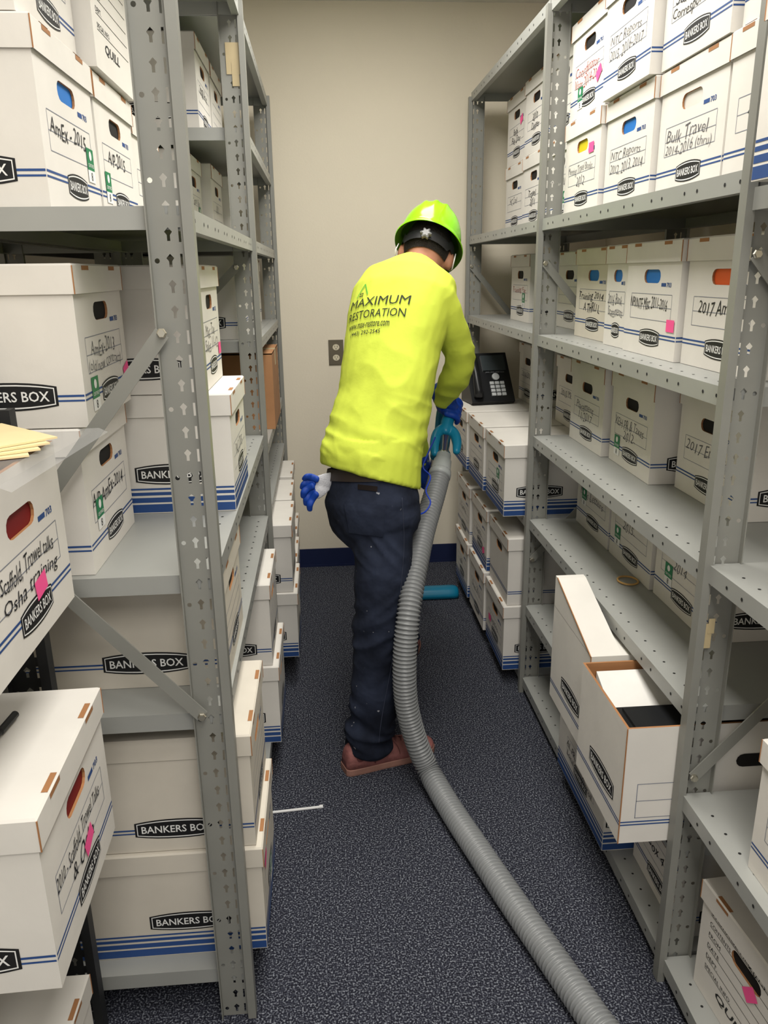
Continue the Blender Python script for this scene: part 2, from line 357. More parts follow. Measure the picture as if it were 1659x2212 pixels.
def lid_mesh(W,L,H,tone):
    k=('lid',W,L,H,tone)
    if k in _bc: return _bc[k]
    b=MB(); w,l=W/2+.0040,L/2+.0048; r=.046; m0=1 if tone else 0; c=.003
    b.add([(-w,-l,H-r),(w,-l,H-r),(w,l,H-r),(-w,l,H-r),(-w,-l,H-c),(w,-l,H-c),(w,l,H-c),(-w,l,H-c),(-w+c,-l+c,H),(w-c,-l+c,H),(w-c,l-c,H),(-w+c,l-c,H)],
      [(0,1,5,4),(1,2,6,5),(2,3,7,6),(3,0,4,7),(4,5,9,8),(5,6,10,9),(6,7,11,10),(7,4,8,11),(8,9,10,11)],m0)
    for sx in(-.28,.28):
        for sy in(-1,1):
            x=sx*W; y=sy*(l-.006); b.add([(x-.02,y-.004,H+.0005),(x+.02,y-.004,H+.0005),(x+.02,y+.004,H+.0005),(x-.02,y+.004,H+.0005)],[(0,1,2,3)],2)
            yy=sy*(l+.0005); b.add([(x-.02,yy,H-.010),(x+.02,yy,H-.010),(x+.02,yy,H-.003),(x-.02,yy,H-.003)],[(0,1,2,3)],2)
    for sx in(-1,1): b.box(sx*w-.0008,-l-.0008,H-r,sx*w+.0008,-l+.0008,H-c,2)
    o=b.build('lid',['card_white','card_grey','card_brown']); _bc[k]=o.data; bpy.data.objects.remove(o); return _bc[k]
def hole_mesh(W,L,H,col):
    k=('hole',W,L,H,col)
    if k in _bc: return _bc[k]
    b=MB(); l=L/2; hs=[(x,H*.70+z) for x,z in stad(.092 if W>.25 else .06,.030)]
    b.rings([[(x,-l,z) for x,z in hs],[(x,-l+.004,z) for x,z in hs]],0,cap=False)
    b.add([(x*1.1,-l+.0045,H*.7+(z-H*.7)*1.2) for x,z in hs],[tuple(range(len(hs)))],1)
    o=b.build('hand_hole',['card_brown','hole_'+col]); _bc[k]=o.data; bpy.data.objects.remove(o); return _bc[k]
def stickers(e,L,H,green,pink):
    y=-L/2-.0012
    if green:
        x,z=green; b=MB(); o=V((x,y,z)); X=V((1,0,0)); b.quad(o,X,ZU,-.021,.021,-.006,.030,0); b.quad(o,X,ZU,-.021,.021,-.026,-.006,1); b.text('8',o+V((0,-.0004,-.016)),X,ZU,.009,.014,2)
        b.poly([o+V((.008*math.cos(a*math.pi/5),-.0004,.018+.008*math.sin(a*math.pi/5))) for a in range(10)],1)
        b.text('CERTIFIED',o+V((0,-.0004,.002)),X,ZU,.034,.006,1)
        s=b.build('sticker',['sticker_green','print_white','ink_black'],e); s['label']='green and white sticker'
    if pink:
        x,z,a=pink; ca,sa=math.cos(a),math.sin(a); b=MB(); b.quad(V((x,y-.0005,z)),V((ca,0,sa)),V((-sa,0,ca)),-.020,.020,-.013,.013); s=b.build('sticky_note','note_pink',e); s['label']='pink sticky note'
def fb(side,y0,xf,z,label,t=(),style='A',hole='dark',W=.300,L=.395,H=.256,tc='k',green=None,pink=None,lid=True,rz=None,tone=0,group='file boxes on the shelving',open_=False,tilt=0):
    th={'L':90,'R':-90}[side]; cx=xf-L/2 if side=='L' else xf+L/2
    if W==.300: y0+=.0025
    if rz is None: rz=random.uniform(-.08,.08)
    e=thing('file_box',label,'box',(cx,y0+W/2,z+.0008),0,group,rot=(tilt,0,R_(th+rz)))
    link('body',body_mesh(W,L,H,style,t,tc,tone,open_),e)
    if lid: link('lid',lid_mesh(W,L,H,tone),e)
    link('hand_hole',hole_mesh(W,L,H,hole),e)
    stickers(e,L,H,green,pink)
    return e
D=.258
# right rack, middle bay
fb('R',2.180,.745,1.63,'file box with yellow hand hole and pink note, high shelf right of aisle',('Meeting Travel Books','2012'),hole='yellow',tc='g',pink=(.08,.165,0))
fb('R',1.868,.757,1.63,'file box with blue hand hole marked Reports 2012, 2013, 2014, right high shelf',('NTC Reports','2012, 2013, 2014'),hole='blue',tc='g')
fb('R',1.556,.768,1.63,'file box with white-filled hand hole marked Travel 2014-2016, right high shelf',('Bulk Travel','2014-2016 (thru)'),hole='white',tc='g')
fb('R',1.304,.765,1.63,'file box tucked behind the near right post on the high shelf',('2015',),W=.240)
fb('R',2.180,.75,1.63+D,'file box with red handwriting and pink note atop the high right shelf boxes',('Coordinator','Visits 2014-2015'),tc='r',green=(-.06,.05),pink=(.09,.085,.6))
fb('R',1.868,.738,1.63+D,'upper file box marked Reports with dates beside the red-lettered box',('NTC Reports','2015, 2016-2017'),tc='g')
fb('R',1.556,.76,1.63+D,'upper file box with large handwriting reading Correspondence',('State Misc','Correspondence'),H=.262)
fb('R',1.304,.775,1.63+D,'upper file box at the near end of the right high shelf',(),W=.240)
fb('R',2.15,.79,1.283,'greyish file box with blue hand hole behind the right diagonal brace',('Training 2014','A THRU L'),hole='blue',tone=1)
fb('R',1.980,.772,1.283,'narrow file box marked 2016 Bank Statements',('2016 Bank','Statements'),hole='blue',W=.160,tc='g')
fb('R',1.666,.762,1.283,'file box marked Misc 2011-2016 with blue folders behind its hand hole',('NPI/NTF Misc 2011-2016',),hole='blue',pink=(.12,.075,0))
fb('R',1.354,.772,1.283,'file box with orange hand hole marked 2017',('2017 Amex',),hole='orange')
fb('R',2.172,.80,.955,'file box marked Placement at far end of the waist-high right shelf',('Placement','11/2017'),tc='g')
fb('R',1.85,.815,.955,'file box marked PR & Taxes 2012 on waist-high right shelf',('XEH PR & Taxes','2012-'),green=(-.09,.05),tc='g',rz=-1.1)
fb('R',1.53,.87,.955,'file box with faint 2017 writing at near end of waist-high right shelf',('2017 Emails',),tc='g')
fb('R',2.17,.84,.665,'far file box with green sticker on the thigh-high right shelf',('Misc Letters',),tc='g',green=(-.08,.10),H=.25)
fb('R',1.855,.84,.665,'middle file box marked 2015 on the thigh-high right shelf',('2015-',),tc='g',green=(-.09,.07),H=.25)
fb('R',1.54,.845,.665,'near file box on the thigh-high right shelf beyond the rubber band',('2014',),tc='g',green=(-.07,.08),H=.25)
fb('R',1.605,.665,.06,'striped file box leaning out of the bottom right shelf with long writing on it',('AL PR, Trowel Tr','Local Dues Payroll'),style='B',W=.385,L=.32,H=.25,green=(-.15,.19))
fb('R',1.325,.74,.06,'small file box under the open carton on the bottom right shelf',('Box 4',),W=.26,H=.245)
# right rack, far bay
for i,(y,x) in enumerate(((3.20,.80),(2.87,.79),(2.535,.79))):
    n=('farthest','middle','nearest')[i]
    fb('R',y,x,1.63,f'{n} lower file box on the high shelf of the far right bay',(('HC Conf',),('Travel','2011'),('ORDER 2016',))[i],tc='gkg'[i],green=(.06,.06) if i==2 else None)
    fb('R',y,x,1.63+D,f'{n} upper file box on the high shelf of the far right bay',(('Book','File Doc'),('2010','Dinner'),('Annual','2015'))[i],pink=(.08,.15,.4) if i==0 else None)
fb('R',3.05,.80,1.283,'file box with red writing on chest-high shelf of the far right bay',('Training Fac',),tc='r',green=(.06,.08))
fb('R',2.60,.86,1.283,'unmarked file box beside the red-lettered box in the far right bay',())
for i,y in enumerate((2.56,2.90,3.24)):
    n=('nearest','middle','farthest')[i]
    fb('R',y,.625-.004*i,.06,f'{n} file box in the lowest row of the far right bay',(('Invoices','2011'),('Dues 2012',),('2009',))[i],style='BAB'[i],tc='g',pink=(-.08,.11,0) if i==0 else None)
    fb('R',y+.005,.635-.006*i,.06+D,f'{n} file box in the second row up of the far right bay',(('Trowel','2013'),('Hotels','2012'),('Training',))[i],style='PBA'[i],tc='g',pink=(.09,.07,.3) if i==1 else None)
    fb('R',y+.01,.612-.004*i,.655,f'{n} striped file box in the row carrying the desk phone',(),style='B',green=(.05,.12) if i==0 else None)
fb('R',3.29,.905,.655+D,'file box standing right beside the desk phone',('2014-2015',),tc='g',W=.29)
fb('R',2.70,.91,.655+D,'file box on the phone row, close behind the middle right post',('2010 Misc',),tc='g',pink=(.09,.1,0))
# right rack, near bay
fb('R',.90,.642,1.60,'striped file box cut by the upper right picture edge',('AP',),style='B')
fb('R',.90,.655,1.60+D,'upper file box cut by the upper right picture corner',('A',))
fb('R',.772,.712,.475,'white lidded file box at right picture edge on the low shelf',('2008',))
fb('R',.93,.735,.06,'storage box with printed form lines and pink note at lower right corner',('2013',),style='Q',pink=(.02,.15,.8),rz=4)
# left rack, near bay
fb('L',1.295,-.40,1.58,'file box with bold 2015 writing and blue hand hole, left high shelf',('AmEx - 2015',),hole='blue',green=(.10,.085),H=.258)
fb('L',1.61,-.40,1.58,'file box marked A/P-2015 on the left high shelf',('A/P-2015',),green=(-.10,.06))
fb('L',1.295,-.415,1.58+.26,'file box stacked at the upper left picture corner',(),H=.258)
fb('L',1.61,-.385,1.58+.26,'storage box with printed contents form at upper left, behind the near post',('2010','Box 3'),style='Q')
fb('L',2.0,-.42,1.58,'file box behind the near left post on the high shelf',())
fb('L',1.295,-.405,.985,'file box marked A/P and 2014 under another box on the left',('A/P-AmEx-2014',),green=(-.08,.09))
fb('L',1.295,-.385,.985+D,'file box marked 2013 with pink note, on top of the 2014 box',('AmEx-2013','(old/new contract)'),tc='g',green=(-.09,.045),pink=(.13,.06,.3))
fb('L',1.655,-.20,.985,'striped lidded file box jutting over the left shelf edge',('PAC 2015',),style='B',tc='g')
fb('L',1.65,-.245,.985+D,'file box on top of the striped box behind the near left post',('Misc Tax','Sales 11-12'),tc='g',tone=0,pink=(.12,.07,0))
fb('L',2.02,-.31,.985,'lower file box toward the middle left post, waist-high shelf',())
fb('L',2.02,-.30,.985+D,'upper file box toward the middle left post, waist-high shelf',('2012',))
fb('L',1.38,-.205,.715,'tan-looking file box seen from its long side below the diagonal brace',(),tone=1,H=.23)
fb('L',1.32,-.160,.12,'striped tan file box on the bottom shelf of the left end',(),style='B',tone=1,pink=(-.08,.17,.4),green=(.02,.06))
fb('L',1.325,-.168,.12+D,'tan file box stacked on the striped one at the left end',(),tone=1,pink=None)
fb('L',1.67,-.30,.12,'recessed file box in the middle of the bottom left shelf',())
fb('L',2.08,-.165,.12,'striped file box on the bottom left shelf beside the aisle carpet',(),style='B')
fb('L',2.085,-.178,.12+D,'lidded file box stacked on the bottom left striped box by the middle post',())
# left rack, far bay
for i,y in enumerate((2.63,2.96,3.32)):
    n=('nearest','middle','farthest')[i]
    fb('L',y,-.125-.01*i,.12,f'{n} striped file box on the bottom shelf of the far left bay',(),style='B')
    fb('L',y+.005,-.135-.01*i,.12+D,f'{n} upper file box in the lowest stack of the far left bay',(),style='A')
    fb('L',y-.05,-.26,1.28,f'{n} file box on the chest-high shelf of the far left bay',(('2010',),('Mtg',),('2009','Misc'))[i],pink=(.08,.1,0) if i==1 else None)
    fb('L',y-.08,-.385+.03*i,1.58,f'{n} file box on the head-high shelf of the far left bay',(('2011 Comm. Exp.',),('2012',),('Exp.',))[i],tc='g',green=(.08,.08) if i==0 else None)
    if i<2: fb('L',y-.08,-.335,1.885,f'{n} file box on the topmost boxes shelf of the far left bay',(('2008 Acct',),())[i])
fb('L',2.58,-.42,.92,'low file box top behind the middle left post',(),H=.24)
# near left pile
fb('L',.79,-.36,.62,'lidded file box marked 2010 with red hand hole and pink note, left foreground',('2010 - Scaffold, Trowel Talks','& Osha'),hole='red',pink=(.02,.085,.35),rz=1.5)
BX3=fb('L',.79,-.375,1.03,'open file box with red hand hole under a clear sheet, left foreground',('0 - Scaffold, Trowel talks','- Osha training'),hole='red',lid=False,open_=True,H=.236,pink=(.03,.068,.15))
fb('L',.79,-.445,.07,'file box at the bottom left picture corner',())
# brown carton
def carton(x0,x1,y0,y1,z,h,label):
    e=thing('carton',label,'box',((x0+x1)/2,(y0+y1)/2,z+.0008)); w,l=(x1-x0)/2,(y1-y0)/2
    b=MB(); b.box(-w,-l,0,w,l,h,skip='t'); b.box(-w,-l,h-.004,w,-.002,h); b.box(-w,.002,h-.004,w,l,h); b.build('body','carton_brown',e)
    b=MB(); b.box(-w-.001,-.025,h-.06,w+.001,.025,h+.001); b.build('tape','tape',e)
carton(-.56,-.185,2.93,3.32,.92,.28,'plain brown cardboard carton on the far left shelving')
# open box on right + second open box
def openbox(name,label,x0,x1,y0,y1,z,h,flap=None):
    e=thing(name,label,'box',((x0+x1)/2,(y0+y1)/2,z+.0008)); w,l=(x1-x0)/2,(y1-y0)/2; i=.005
    b=MB()
    if flap: b.box(-w,-l,0,w,l,h,0)
    else:
        b.box(-w,-l,0,w,l,h,0,skip='t'); b.box(-w+i,-l+i,.006,w-i,l-i,h,0,skip='tk'); b.add([(-w+i,l-i,.006),(w-i,l-i,.006),(w-i,l-i,h),(-w+i,l-i,h)],[(0,1,2,3)],6)
        for (a,c,d_,f_) in((-w,-l,w,-l+i),(-w,l-i,w,l),(-w,-l+i,-w+i,l-i),(w-i,-l+i,w,l-i)): b.add([(a,c,h),(d_,c,h),(d_,f_,h),(a,f_,h)],[(0,1,2,3)],6)
    n=V((-1,0,0)); o=V((-w,0,0)); xd=(-n).cross(ZU)
    for z0 in(.05,.043): b.quad(o+n*.0005,xd,ZU,-l+.001,l-.001,z0,z0+.003,3)
    logo(b,o,xd,n,.02,.09,.15,.05)
    n=V((0,-1,0)); o=V((0,-l,0)); xd=(-n).cross(ZU)
    for z0 in(.05,.043): b.quad(o+n*.0005,xd,ZU,-w+.001,w-.001,z0,z0+.003,3)
    for z0 in(.06,.10,.14): b.quad(o+n*.0005,xd,ZU,-w+.03,-w+.12,z0,z0+.0015,5)
    for xx in(-w+.03,-w+.12): b.quad(o+n*.0005,xd,ZU,xx,xx+.0015,.06,.14,5)
    b.build('body',BM,e)
    q=MB(); hs=stad(.092,.030); q.add([V((.08+x,-l-.0012,h*.68+z_)) for x,z_ in hs],[tuple(range(len(hs)))]); q.build('hand_hole','hole_dark',e)
    for sx in(-1,1):
        q=MB(); q.box(sx*w-.0010,-l-.0010,0,sx*w+.0010,-l+.0010,h); q.build('raw_edge','card_brown',e)
    if flap:
        q=MB(); a=[(-w,-l,h-.001),(-w,l,h-.001),(-w,l,h+.085),(-w,l-.02,h+.085)]; c=[(-w+.075,y,z_) for x,y,z_ in a]
        q.rings([a,c]); q.build('raised_flap','card_white',e)
        q=MB(); q.bar((-w-.001,-l,h),(-w-.001,l-.02,h+.086),.003,.002,(1,0,0)); q.build('raw_edge','card_brown',e)
    return e
openbox('open_carton','open white carton jutting into the aisle beside the near right post',.572,.965,1.30,1.575,.345,.27)
openbox('open_carton','white carton with raised slanted flap behind the open carton, knee-high right shelf',.60,.99,1.60,1.90,.345,.27,True)
b=MB(); b.box(.60,1.32,.36,.93,1.45,.572); b.box(.615,1.335,.572,.915,1.435,.580,0); o=b.build('black_tray','plastic_black'); tag(o,'black plastic tray inside the open white carton','tray')
b=MB(); b.add([(.60,1.46,.36),(.93,1.46,.36),(.93,1.56,.36),(.60,1.56,.36),(.60,1.46,.560),(.93,1.46,.560),(.93,1.56,.600),(.60,1.56,.600)],[(0,3,2,1),(4,5,6,7),(0,1,5,4),(1,2,6,5),(2,3,7,6),(3,0,4,7)])
o=b.build('paper_stack','paper'); tag(o,'white papers standing in the open white carton','papers')
# ------------------------------------------------------------------ small things
def outlet():
    c=atY(726,761,YW); e=thing('wall_outlet','metal duplex outlet plate on the far beige wall','outlet',(c.x,YW,c.z-.06))
    b=MB(); b.box(-.036,-.006,0,.036,0,.12); b.box(-.033,-.0075,.003,.033,-.006,.117); b.build('plate','plate',e)
    for z in(.035,.085):
        b=MB(); b.rings([[(.0165*math.cos(a*math.pi/8),yy,z+.0145*math.sin(a*math.pi/8)) for a in range(16)] for yy in(-.007,-.0095)])
        o=b.build('receptacle','receptacle',e)
        q=MB()
        for x in(-.006,.006): q.box(x-.001,-.0101,z-.001,x+.001,-.0094,z+.008)
        q.box(-.002,-.0101,z-.009,.002,-.0094,z-.005); q.build('slot','hole_dark',o)
outlet()
def phone():
    e=thing('desk_phone','black office desk phone standing on the striped boxes, right of the worker','telephone',(.737,3.47,.655+D+.003),R_(8))
    b=MB(); A=R_(54); up=V((0,math.cos(A),math.sin(A))); nn=V((0,-math.sin(A),math.cos(A))); X=V((1,0,0)); o=V((0,-.06,.012))
    prof=[(-.07,0),(.09,0),(.085,.165),(.062,.175),(-.07,.02)]
    b.rings([[(x,y,z) for y,z in prof] for x in(-.095,.095)]); b.build('base','plastic_black',e)
    b=MB(); c=o+up*.11+nn*.006; b.obox(c,X,up,nn,.100,.122,.010); b.build('face_panel','plastic_black',e)
    fp=lambda x,u,l=.0165: c+X*x+up*(u-.11)+nn*l
    b=MB(); b.obox(fp(.03,.178,.012),X,up,nn,.054,.038,.005); sc=b.build('screen','screen',e)
    b=MB(); b.tube([fp(-.070,.01,.02),fp(-.070,.03,.035),fp(-.070,.11,.042),fp(-.070,.19,.035),fp(-.070,.215,.02)],[.02,.021,.016,.021,.02],12); b.build('handset','plastic_black',e,True)
    for r in range(4):
        for k in range(3):
            b=MB(); b.obox(fp(.006+k*.024,.078-r*.0185,.012),X,up,nn,.0092,.0068,.004); b.build('key','button_grey',e)
    b=MB(); pc=fp(.03,.110,.012); b.rings([[pc+X*(r*math.cos(a*math.pi/8))+up*(r*math.sin(a*math.pi/8))+nn*h for a in range(16)] for r,h in((.017,-.002),(.017,.003),(.009,.005))]); b.build('dial_pad','button_grey',e)
    b=MB(); 
    for k in range(4): b.obox(fp(-.004+k*.023,.132,.012),X,up,nn,.009,.003,.003)
    b.build('soft_keys','button_dark',e)
phone()
# strip on the floor
a=atZ(581,1757,.001); c=atZ(694,1744,.001); b=MB(); b.bar(a+V((0,0,.002)),c+V((0,0,.002)),.008,.003,(0,0,1)); dv=(c-a).normalized(); b.obox(c+V((0,0,.003)),dv,V((-dv.y,dv.x,0)),ZU,.005,.0055,.002)
tag(b.build('zip_tie','strip_white'),'thin white plastic strip lying on the carpet','strip')
# rubber band on thigh-high right shelf
c=atZ(1356,1256,.667); b=MB(); b.tube([c+V((.022*math.cos(k*math.pi/12)*1.2,.03*math.sin(k*math.pi/12),.003)) for k in range(25)],.0028,8,cap=False); tag(b.build('rubber_band','rubber',smooth=True),'tan rubber band lying on the thigh-high right shelf','rubber band')
# marker on box
b=MB(); p0=V((-.47,.86,.62+.258+.006)); p1=V((-.455,1.02,.62+.258+.006)); b.tube([p0,p0.lerp(p1,.7),p0.lerp(p1,.72),p1],[.004,.004,.0055,.0055],10); tag(b.build('marker_pen','plastic_black'),'black pen lying on the lidded box, left foreground','pen')
# folders and sheet on open box
z3=1.03+.236; b=MB()
for i in range(4):
    a=R_(24+7*i); ca,sa=math.cos(a),math.sin(a); cx,cy=-.492+.004*i,1.0+.006*i; zz=z3+.004+i*.003
    b.obox((cx,cy,zz),V((ca,sa,0)),V((-sa,ca,0)),ZU,.105,.08,.0012); b.obox((cx-.085*sa,cy+.085*ca,zz),V((ca,sa,0)),V((-sa,ca,0)),ZU,.03,.008,.0012)
tag(b.build('manila_folder','manila'),'stack of manila folders on the open box, left foreground','folders')
b=MB(); b.add([(-.68,.80,z3+.0015),(-.35,.83,z3+.0015),(-.33,1.16,z3+.0015),(-.68,1.13,z3+.0015)],[(0,1,2,3)]); b.add([(-.35,.83,z3+.0015),(-.33,1.16,z3+.0015),(-.318,1.16,z3-.005),(-.335,.83,z3-.005)],[(0,1,2,3)])
tag(b.build('plastic_sheet','film'),'clear plastic sheet lying across the open box, left foreground','sheet')
# tape scraps on posts
b=MB(); b.box(XL-.045,2.4975,2.02,XL-.002,2.4985,2.10); b.box(XL-.03,2.4965,1.99,XL-.01,2.4975,2.05); tag(b.build('tape_scrap','tape'),'yellowed tape scrap stuck on the middle left post','tape')
b=MB(); b.box(XR+.006,1.2705,.80,XR+.018,1.271,.85); b.box(XR+.01,1.2698,.83,XR+.022,1.2705,.86); tag(b.build('tape_scrap','tape'),'yellowed tape scrap stuck on the near right post','tape')
# ------------------------------------------------------------------ person
def az(d): return V((math.sin(R_(d)),math.cos(R_(d)),0)),V((math.cos(R_(d)),-math.sin(R_(d)),0))
BASE=V((.17,2.12,0))
P=thing('person','person in lime hard hat, yellow printed shirt and dark jeans vacuuming the aisle','person',BASE)
def secs(lst,sc=1,n=28,e=2.25,tilt=()):
    cs=[atY(u,v,Y) for u,v,Y,a,b_,z in lst]; out=[]
    for i,(u,v,Y,a,b_,z) in enumerate(lst):
        T=(cs[min(i+1,len(cs)-1)]-cs[max(i-1,0)]).normalized()
        if T.z<0: T=-T
        Rv=az(z)[1]; Rv=(Rv-T*Rv.dot(T)).normalized(); Dv=T.cross(Rv)
        r=[]
        for k in range(n):
            t=2*math.pi*k/n; cx,sx=math.cos(t),math.sin(t)
            p=cs[i]+Rv*(a*sc*math.copysign(abs(cx)**(2/e),cx))+Dv*(b_*sc*math.copysign(abs(sx)**(2/e),sx))
            if i<len(tilt): p.z-=tilt[i]*(p.x-cs[i].x)
            r.append(p)
        out.append(r)
    return out,cs
TOR=[(800,1028,2.19,.156,.124,52),(801,990,2.20,.154,.121,50),(815,925,2.235,.148,.111,48),(833,850,2.275,.148,.107,46),(845,760,2.33,.152,.108,44),(858,690,2.375,.166,.110,42),(872,642,2.41,.174,.105,41),(884,610,2.435,.156,.090,38),(896,588,2.465,.092,.068,30),(902,576,2.48,.060,.056,22)]
PEL=[(800,985,2.20,.112,.086,52),(799,1022,2.187,.134,.103,52),(804,1080,2.175,.150,.117,53),(813,1130,2.165,.138,.110,55),(820,1170,2.16,.10,.08,56)]
ARM_R=[atY(940,640,2.33),atY(970,705,2.36),atY(993,780,2.42),atY(975,834,2.49),atY(958,861,2.565)]; ARM_RR=[.062,.053,.047,.044,.036]
HA0=atY(957,982,2.47); HA1=atY(974,889,2.59)
WAND0=V((.41,2.66,1.01)); WAND1=V((.385,3.36,.09))
GC=WAND0.lerp(WAND1,.30)
ARM_L=[V((.155,2.50,1.40)),V((.20,2.62,1.28)),V((.28,2.76,1.13)),V((.32,2.82,1.00)),GC+V((-.055,-.02,.06))]; ARM_LR=[.064,.056,.048,.045,.037]
LEG_R=[atY(830,1115,2.125),atY(828,1240,2.11),atY(820,1390,2.11),atY(803,1530,2.115),atY(796,1606,2.12)]; LEG_RR=[.086,.081,.074,.070,.072]
LEG_L=[V((.10,2.25,.83)),V((.17,2.42,.66)),V((.235,2.57,.47)),V((.25,2.655,.27)),V((.258,2.70,.085))]; LEG_LR=[.085,.079,.070,.066,.067]
# shirt
mb=MB(); rs,cs=secs(TOR,tilt=(.24,.14,.05)); mb.rings(rs); mb.limb(ARM_R,ARM_RR,18,sub=8); mb.limb(ARM_L,ARM_LR,18,sub=8)
def ridge(q): return (1-abs(noise.noise(q))*2.2)
def shirt_fold(p,n):
    a=noise.noise(V((p.x*5,p.y*5,p.z*7)))*.003
    lo=max(0,min(1,(1.32-p.z)/.15))
    a+=(.002+.0045*lo)*(ridge(V((p.x*7+p.z*6+2,p.y*5,p.z*9-p.x*9)))-.4)
    w=max(0,1-abs(p.z-1.0)/.20); a+=w*(.008*(ridge(V((p.x*4,p.y*4+3,p.z*22+p.x*9)))-.4)+.002*math.sin(p.z*70+6*noise.noise(p*6)+p.x*25))
    el=max(0,1-(p-ARM_R[2]).length/.16); a+=el*.011*(ridge(V((p.x*8,p.y*8,p.z*24+p.y*12)))-.4)
    ap=V((.325,2.36,1.22)); c=max(0,1-(p-ap).length/.10); a-=c*.014
    if p.z<1.04: a=max(a,.001)
    return a
shirt,bvh=remesh('shirt',mb,.006,'shirt',P,BASE,3,shirt_fold); shirt['label']='neon yellow long-sleeved shirt with dark back print'
# back print
T=(cs[6]-cs[4]).normalized(); Rv=az(42)[1]; Rv=(Rv-T*Rv.dot(T)).normalized(); N=-(T.cross(Rv)).normalized()
hit=bvh.ray_cast(CAM,ray(809,672).normalized())[0]
def pp(u,v,l=.0032):
    p=hit+Rv*u+T*v; r=bvh.ray_cast(p+N*.25,-N)
    if r[0] is None: r=bvh.find_nearest(p)
    return r[0]+N*l
def proj(mbx,s,u,v,w,h,mi,off=-.012):
    vs,fs=tgeo(s,0,off); vs,fs=fine(vs,fs,w,h,.008); mbx.add([pp(u+x,v+y) for x,y in vs],fs,mi)
mb=MB(); proj(mb,'MAXIMUM',.002,.032,.210,.028,0,.0); proj(mb,'RESTORATION',-.001,-.007,.204,.025,0,.0); proj(mb,'www.max-restore.com',-.016,-.040,.152,.018,0,.003); proj(mb,'(443) 292-2545',-.020,-.066,.112,.017,0,.003)
for (x0,z0,x1,z1) in((-.085,.054,-.062,.096),(-.062,.096,-.040,.058)):
    dv=V((x1-x0,z1-z0,0)).normalized()*.0018; 
    for k in range(6):
        a0=(x0+(x1-x0)*k/6,z0+(z1-z0)*k/6); a1=(x0+(x1-x0)*(k+1)/6,z0+(z1-z0)*(k+1)/6)
        mb.add([pp(a0[0]-dv.y,a0[1]+dv.x),pp(a1[0]-dv.y,a1[1]+dv.x),pp(a1[0]+dv.y,a1[1]-dv.x),pp(a0[0]+dv.y,a0[1]-dv.x)],[(0,1,2,3)],1)
for x in(-.070,-.062):
    for z in(.056,.064): mb.add([pp(x-.0026,z-.0026),pp(x+.0026,z-.0026),pp(x+.0026,z+.0026),pp(x-.0026,z+.0026)],[(0,1,2,3)],0)
mb.build('back_print',['shirt_print','shirt_green'],shirt,off=BASE)
# jeans
mb=MB(); rs2,cs2=secs(PEL); mb.rings(rs2); mb.limb(LEG_R,LEG_RR,20,sub=8); mb.limb(LEG_L,LEG_LR,20,sub=8)
def jean_fold(p,n):
    if p.z>.86: return 0
    a=noise.noise(V((p.x*8,p.y*8,p.z*10)))*.005+.003*ridge(V((p.x*9+p.z*6,p.y*9,p.z*12)))
    k=max(0,1-abs(p.z-.15)/.17); a+=k*.015*(ridge(V((p.x*7,p.y*7,p.z*24+p.x*9)))-.3); k=max(0,1-abs(p.z-.48)/.18); a+=k*.013*(ridge(V((p.x*6+5,p.y*6,p.z*20-p.x*14)))-.3)
    k=max(0,1-abs(p.z-.74)/.11); a+=k*.009*(ridge(V((p.x*5+9,p.y*6,p.z*18+p.x*20)))-.3)
    return a
jeans,bj=remesh('jeans',mb,.0065,'jeans',P,BASE,3,jean_fold)
def jp(u,v,l=.002):
    r=bj.ray_cast(CAM,ray(u,v).normalized()); 
    return (r[0]+r[1]*l) if r[0] is not None else None
def patch(name,m,pts,par,l=.0025,n=6):
    g={}
    for i in range(n+1):
        for j in range(n+1):
            a=i/n;b_=j/n
            u=(pts[0][0]*(1-a)+pts[1][0]*a)*(1-b_)+(pts[3][0]*(1-a)+pts[2][0]*a)*b_; v=(pts[0][1]*(1-a)+pts[1][1]*a)*(1-b_)+(pts[3][1]*(1-a)+pts[2][1]*a)*b_
            q=jp(u,v,l)
            if q is not None: g[i,j]=q
    ks=list(g); ix={k:i for i,k in enumerate(ks)}
    fs=[(ix[i,j],ix[i+1,j],ix[i+1,j+1],ix[i,j+1]) for i in range(n) for j in range(n) if all(k in ix for k in((i,j),(i+1,j),(i+1,j+1),(i,j+1)))]
    if fs:
        m_=MB(); m_.add([g[k] for k in ks],fs); return m_.build(name,m,par,True,off=BASE)
patch('back_pocket','jeans',[(745,1085),(832,1092),(828,1158),(756,1150)],jeans,.0045,10)
patch('waist_patch','leather_patch',[(774,1046),(816,1051),(815,1062),(774,1057)],jeans,.003,8)
def seam(pts,rad=.0012):
    P_,_=catmull([V((u,v,0)) for u,v in pts],[1]*len(pts),10); q=[jp(p.x,p.y,.0012) for p in P_]; q=[p for p in q if p is not None]
    m_=MB(); m_.tube(q,rad,6); m_.build('seam','denim_thread',jeans,True,off=BASE)
seam([(868,1075),(872,1180),(862,1300),(848,1420),(826,1540),(818,1605)])
# belt
mb=MB(); r0,_=secs([(797,1010,2.191,.134,.103,52),(798,1034,2.185,.142,.109,52)]); mb.rings(r0,cap=False); r1,_=secs([(797,1010,2.191,.131,.100,52),(798,1034,2.185,.139,.106,52)]); mb.rings(r1,cap=False); mb.build('belt','belt',P,True,off=BASE)
# head frame
HC=atY(924,540,2.60); HF,HR=az(8); pit=R_(33); rol=R_(13)
hf=(HF*math.cos(pit)-ZU*math.sin(pit)).normalized(); hu=(HF*math.sin(pit)+ZU*math.cos(pit)).normalized(); hr=HR.copy()
q=Matrix.Rotation(rol,3,hf); hu=q@hu; hr=q@hr
